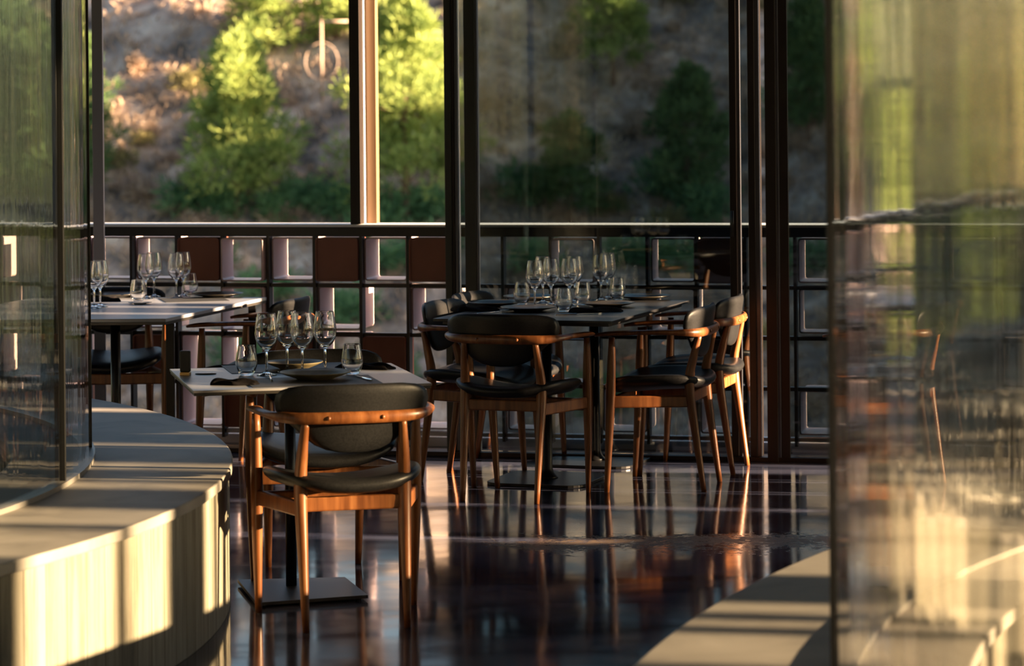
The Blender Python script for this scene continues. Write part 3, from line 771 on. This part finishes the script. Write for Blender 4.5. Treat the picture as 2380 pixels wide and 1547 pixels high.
# ground left of the building and an unseen ridge added to shade the lower slope
vs = []; f = []
for j in range(41):
    for i in range(41):
        x = -30-i*3.0; y = -60+j*3.2
        vs.append((x, y, -22+.5*(-30-x)+noise.noise(Vector((x*.06, y*.06, 2)))*3))
for j in range(40):
    for i in range(40):
        a = j*41+i; f.append((a, a+41, a+42, a+1))
g2 = link('left_slope_ground', vs, f, M['hill_green'], None, True); struct(g2)
tt = Vector((SUN_T.x, SUN_T.y, 0)).normalized(); qq = Vector((-tt.y, tt.x, 0))
vs = []; f = []
T = [(-80, -6), (20, -2), (50, 4), (80, 11), (100, 15.5), (112, 17.2), (122, 20.6), (130, 23.5), (150, 28), (180, 34)]
for i in range(131):
    q_ = -80+i*2
    top = lerp(T, q_)+noise.noise(Vector((q_*.11, 0, 0)))*1.2+noise.noise(Vector((q_*.5, 5, 0)))*.5
    for s_, zz in ((0, -40), (28, top-6), (55, top), (85, top-10), (120, -40)):
        p = tt*s_+qq*q_; vs.append((p.x, p.y, zz))
for i in range(130):
    for k in range(4):
        a = i*5+k; f.append((a, a+1, a+6, a+5))
# the ridge starts beyond the building's right side
rg = link('shade_ridge_ground', [tuple(Vector(v)+tt*18) for v in vs], f, M['hill'], None, True); struct(rg)

def leaf_cluster(vs, f, c, r, n, size, rnd, up=.5, flat=.7):
    for _ in range(n):
        d = Vector((rnd.gauss(0, 1), rnd.gauss(0, 1), rnd.gauss(0, 1)*flat))
        if d.length < 1e-4: continue
        d.normalize(); p = c+d*r*rnd.random()**.45*Vector((1, 1, flat)).length/1.6
        a = (d+Vector((0, 0, up))+Vector((rnd.uniform(-.6, .6), rnd.uniform(-.6, .6), rnd.uniform(-.4, .4)))).normalized()
        s = a.cross(Vector((rnd.uniform(-1, 1), rnd.uniform(-1, 1), rnd.uniform(-1, 1)))).normalized()
        L_ = size*rnd.uniform(.6, 1.3); w_ = L_*.30
        k = len(vs); vs += [p-s*w_*.5, p+s*w_*.5, p+a*L_+s*w_*.25, p+a*L_-s*w_*.25]; f.append((k, k+1, k+2, k+3))
def make_pine(name, h, prof, mt, seed, lean=0.0, ncl=110, base=.18, nl=60, size=.26):
    """a loose conifer: trunk, limbs and needle tufts; prof = half width at each share of height"""
    rnd = random.Random(seed); e = empty(name, (0, 0, 0))
    b = MB(); tp = [Vector((lean*t*t*h+.08*math.sin(t*7+seed)*t, 0, t*h)) for t in [0, .1, .25, .4, .55, .7, .85, .97]]
    b.tube(tp, [.11*(1-t*.9)*h/6+.01 for t in [0, .1, .25, .4, .55, .7, .85, .97]], 8)
    vs = []; f = []
    for k in range(ncl):
        t = base+(1-base)*rnd.random()**.85
        wd = lerp(prof, t); g = rnd.random()*2*math.pi; rr_ = wd*math.sqrt(rnd.random())*(.95+.75*noise.noise(Vector((math.cos(g)*1.6, math.sin(g)*1.6+seed, t*6))))
        c = Vector((lean*t*t*h+rr_*math.cos(g), rr_*math.sin(g), t*h))
        leaf_cluster(vs, f, c, .24+.26*wd*rnd.random(), nl, size, rnd)
        if k % 3 == 0:
            z0 = max(.1, t-.12)*h; b.tube([(lean*t*t*h, 0, z0), (c*.5+Vector((lean*t*t*h, 0, z0))*.5)+Vector((0, 0, -.05)), c], [.035, .025, .01], 5)
    b.build('trunk', M['bark'], e, True)
    link('foliage', vs, f, mt, e, False)
    return e
def at_px(px, py_base): return hit(px, py_base)
PX = 1/60.0
p1 = make_pine('pine_tree', 7.0, [(0, .6), (.15, 1.7), (.3, 2.2), (.45, 2.2), (.6, 1.7), (.72, 1.6), (.85, 1.4), (.95, .9), (1, .4)], M['pine'], 3, ncl=210, nl=70)
p1.location = hit(553, 490)+Vector((0, -.5, -.3)); tag(p1, 'bright yellow-green pine on the slope, left of the steel column', 'tree', 'pines on the hillside')
p2 = make_pine('pine_tree', 9.5, [(0, .8), (.15, 2.2), (.4, 2.4), (.6, 2.0), (.8, 1.3), (1, .5)], M['pine'], 8, ncl=240, nl=70)
p2.location = hit(945, 520)+Vector((0, -.5, -.4)); tag(p2, 'tall pine seen between the steel column and the first door frame', 'tree', 'pines on the hillside')
p3 = make_pine('pine_tree', 5.6, [(0, .4), (.2, 1.3), (.45, 1.5), (.7, 1.1), (1, .3)], M['pine'], 15, ncl=110)
p3.location = hit(1425, 190)+Vector((0, -.3, -.2)); tag(p3, 'pine high on the slope behind the tinted glass, near the top centre', 'tree', 'pines on the hillside')
p4 = make_pine('pine_tree', 4.6, [(0, .4), (.2, 1.6), (.45, 2.1), (.7, 1.6), (1, .5)], M['pine'], 21, ncl=100)
p4.location = hit(610, 150)+Vector((0, .5, -.2)); tag(p4, 'sunlit pine crown at the very top, above the bright pine', 'tree', 'pines on the hillside')
p5 = make_pine('pine_tree', 4.0, [(0, .4), (.2, 1.3), (.45, 1.8), (.7, 1.3), (1, .4)], M['pine'], 27, ncl=90)
p5.location = hit(775, 110)+Vector((0, 1.0, -.2)); tag(p5, 'sunlit pine at the top, just left of the steel column', 'tree', 'pines on the hillside')
p6 = make_pine('pine_tree', 6.0, [(0, .6), (.15, 1.5), (.4, 1.7), (.6, 1.4), (.8, 1.0), (1, .3)], M['pine_shaded'], 33, ncl=120)
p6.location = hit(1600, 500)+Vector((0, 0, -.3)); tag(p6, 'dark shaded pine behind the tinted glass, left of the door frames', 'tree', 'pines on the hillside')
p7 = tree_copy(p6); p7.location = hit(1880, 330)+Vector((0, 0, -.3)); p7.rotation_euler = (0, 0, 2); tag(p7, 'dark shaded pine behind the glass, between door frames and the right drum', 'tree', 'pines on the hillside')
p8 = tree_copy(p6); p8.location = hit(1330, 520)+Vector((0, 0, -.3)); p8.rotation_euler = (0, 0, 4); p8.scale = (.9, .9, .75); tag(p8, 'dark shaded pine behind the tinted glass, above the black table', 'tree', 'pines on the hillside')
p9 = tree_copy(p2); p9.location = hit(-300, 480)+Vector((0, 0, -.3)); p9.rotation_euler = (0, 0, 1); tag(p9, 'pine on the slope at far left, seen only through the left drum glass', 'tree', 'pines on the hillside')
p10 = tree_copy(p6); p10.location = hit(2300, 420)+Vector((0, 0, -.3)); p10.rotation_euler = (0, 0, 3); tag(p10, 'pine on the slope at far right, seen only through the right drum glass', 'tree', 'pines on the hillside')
rp = random.Random(9)
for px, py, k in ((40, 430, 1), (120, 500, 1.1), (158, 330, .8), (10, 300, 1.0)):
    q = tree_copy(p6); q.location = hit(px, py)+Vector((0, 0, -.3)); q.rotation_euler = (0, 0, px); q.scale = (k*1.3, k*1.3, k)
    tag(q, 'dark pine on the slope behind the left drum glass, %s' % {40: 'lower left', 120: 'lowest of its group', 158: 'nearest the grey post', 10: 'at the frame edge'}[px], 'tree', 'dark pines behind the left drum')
for i in range(22):  # unseen pines added to streak and darken the curved glass reflections
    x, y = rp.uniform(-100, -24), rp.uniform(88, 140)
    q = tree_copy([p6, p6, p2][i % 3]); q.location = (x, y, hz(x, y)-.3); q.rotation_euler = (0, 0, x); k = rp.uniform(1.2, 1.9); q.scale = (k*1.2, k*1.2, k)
    tag(q, 'unseen pine added on the far left slope to streak the curved glass reflections', 'tree', 'unseen pines added for curved glass streaks')
# bushes and scrub
def make_bush(name, r, mt, seed, n=10, nl=55, size=.22, flat=.8):
    rnd = random.Random(seed); vs = []; f = []
    for k in range(n):
        g = rnd.random()*6.283; rr_ = r*math.sqrt(rnd.random())*.8
        leaf_cluster(vs, f, Vector((rr_*math.cos(g), rr_*math.sin(g), r*.35+r*.7*rnd.random())), r*.5, nl, size, rnd, flat=flat)
    return link(name, vs, f, mt, None, False)
proto = [make_bush('dry_bush', .7, M['dry'], 1), make_bush('dry_bush', .55, M['dry'], 2, 8), make_bush('olive_bush', .8, M['olive'], 3), make_bush('green_bush', 1.1, M['leafy'], 4, 16, 60, .26)]
lb = [('dry pinkish brown scrub bush growing on the hillside', 'dry scrub on the hillside'), ('dry pinkish brown scrub bush growing on the hillside', 'dry scrub on the hillside'), ('olive-coloured bush growing on the hillside', 'olive bushes on the hillside'), ('leafy green bush low on the slope, below the pines', 'green bushes low on the slope')]
first = [True]*4
BL = {}
def bush(k, px, py, sc):
    o = proto[k] if first[k] else proto[k].copy()
    if first[k]: first[k] = False
    else: COL.objects.link(o)
    o.location = hit(px, py)-Vector((0, 0, .1)); s = sc; o.scale = (s, s, s*random.uniform(.8, 1.1)); o.rotation_euler = (0, 0, random.random()*6)
    hx_ = next(t for x1, t in ((250, 'behind the left drum glass'), (430, 'left of the bright pine'), (640, 'around the bright pine'), (820, 'right of the bright pine'), (1045, 'right of the steel column'),
                               (1250, 'behind left tinted glass'), (1480, 'behind middle tinted glass'), (1700, 'behind right tinted glass'), (5000, 'behind the dark door frames')) if px < x1)
    vy_ = 'high up' if py < 180 else 'mid-slope' if py < 360 else 'above the handrail' if py < 540 else 'seen through the railing'
    sz_ = 'large' if s > .95 else 'small'
    lab = '%s %s bush %s, %s' % (sz_, ('dry brown', 'dry brown', 'olive', 'green')[k], hx_, vy_)
    BL.setdefault(lab, []).append((px, o))
    tag(o, lab, 'bush', '%s bushes %s' % (('dry brown', 'dry brown', 'olive', 'green')[k], hx_))
rb = random.Random(77)
for i in range(110):
    px, py = rb.uniform(180, 1960), rb.uniform(-20, 560) if i < 85 else rb.uniform(560, 1030)
    bush(rb.choice([0, 0, 1, 1, 2]), px, py, rb.uniform(.5, 1.25))
for px, py, s in ((450, 500, 1.2), (520, 515, .9), (640, 520, 1.0), (700, 500, 1.1), (780, 520, 1.0), (860, 560, .9), (930, 530, 1.2), (1020, 520, 1), (890, 640, 1.1), (1000, 620, 1.2), (800, 760, 1.2),
                  (620, 700, 1.0), (480, 640, 1.0), (1230, 480, 1.2), (1560, 470, 1.3), (1640, 520, 1.2), (1250, 640, 1), (1560, 640, 1.2), (1880, 640, 1.2), (1450, 620, 1), (560, 880, 1.1), (900, 900, 1), (1400, 960, 1.1), (270, 400, 1.0), (330, 340, .7)):
    bush(3 if py > 420 else 2, px, py, s)
for lab, lst in BL.items():
    lst.sort(key=lambda t: t[0]); n = len(lst)
    if n > 1:
        nm = {2: ['left one', 'right one'], 3: ['leftmost', 'middle one', 'rightmost']}.get(n) or ['leftmost']+['%s from left' % w_ for w_ in ('second', 'third', 'fourth', 'fifth', 'sixth')[:n-2]]+['rightmost']
        for w_, (px, o) in zip(nm, lst): o['label'] = lab+', '+w_
# dry grass litter nobody could count
rnd = random.Random(5); vs = []; f = []
for i in range(6500):
    c = hit(rnd.uniform(150, 2000), rnd.uniform(-40, 1000)) if i % 4 == 0 else c+Vector((rnd.uniform(-.9, .9), rnd.uniform(-.9, .9), 0))
    c.z = hz(c.x, c.y)
    leaf_cluster(vs, f, c, .22, 5, .28, rnd, up=1.2)
gr = link('dry_grass', vs, f, M['dry'], None, False); tag(gr, 'dry tufted grass scattered over the rocky hillside', 'grass', kind='stuff')
# pole with arm and hoop
hp = hit(752, 215); hp.y -= 1.0; sc = hp.y/FPX
pf = empty('garden_pole', hp, label='pale pole with side arm and wire hoop on the slope, left of the column', cat='pole')
b = MB(); b.tube([(0, 0, -.6), (0, 0, 158*sc)], .05, 10); b.build('pole', M['pole'], pf, True)
b = MB(); b.tube([(0, 0, 155*sc), (62*sc, 0, 155*sc)], .045, 10); b.build('arm', M['pole'], pf, True)
b = MB(); b.tube([(38*sc*math.cos(g), .15*math.sin(g), 62*sc+44*sc*math.sin(g)) for g in [i*math.pi/16 for i in range(33)]], .022, 6, up=Vector((0, 1, 0))); b.build('hoop', M['pole'], pf, True)
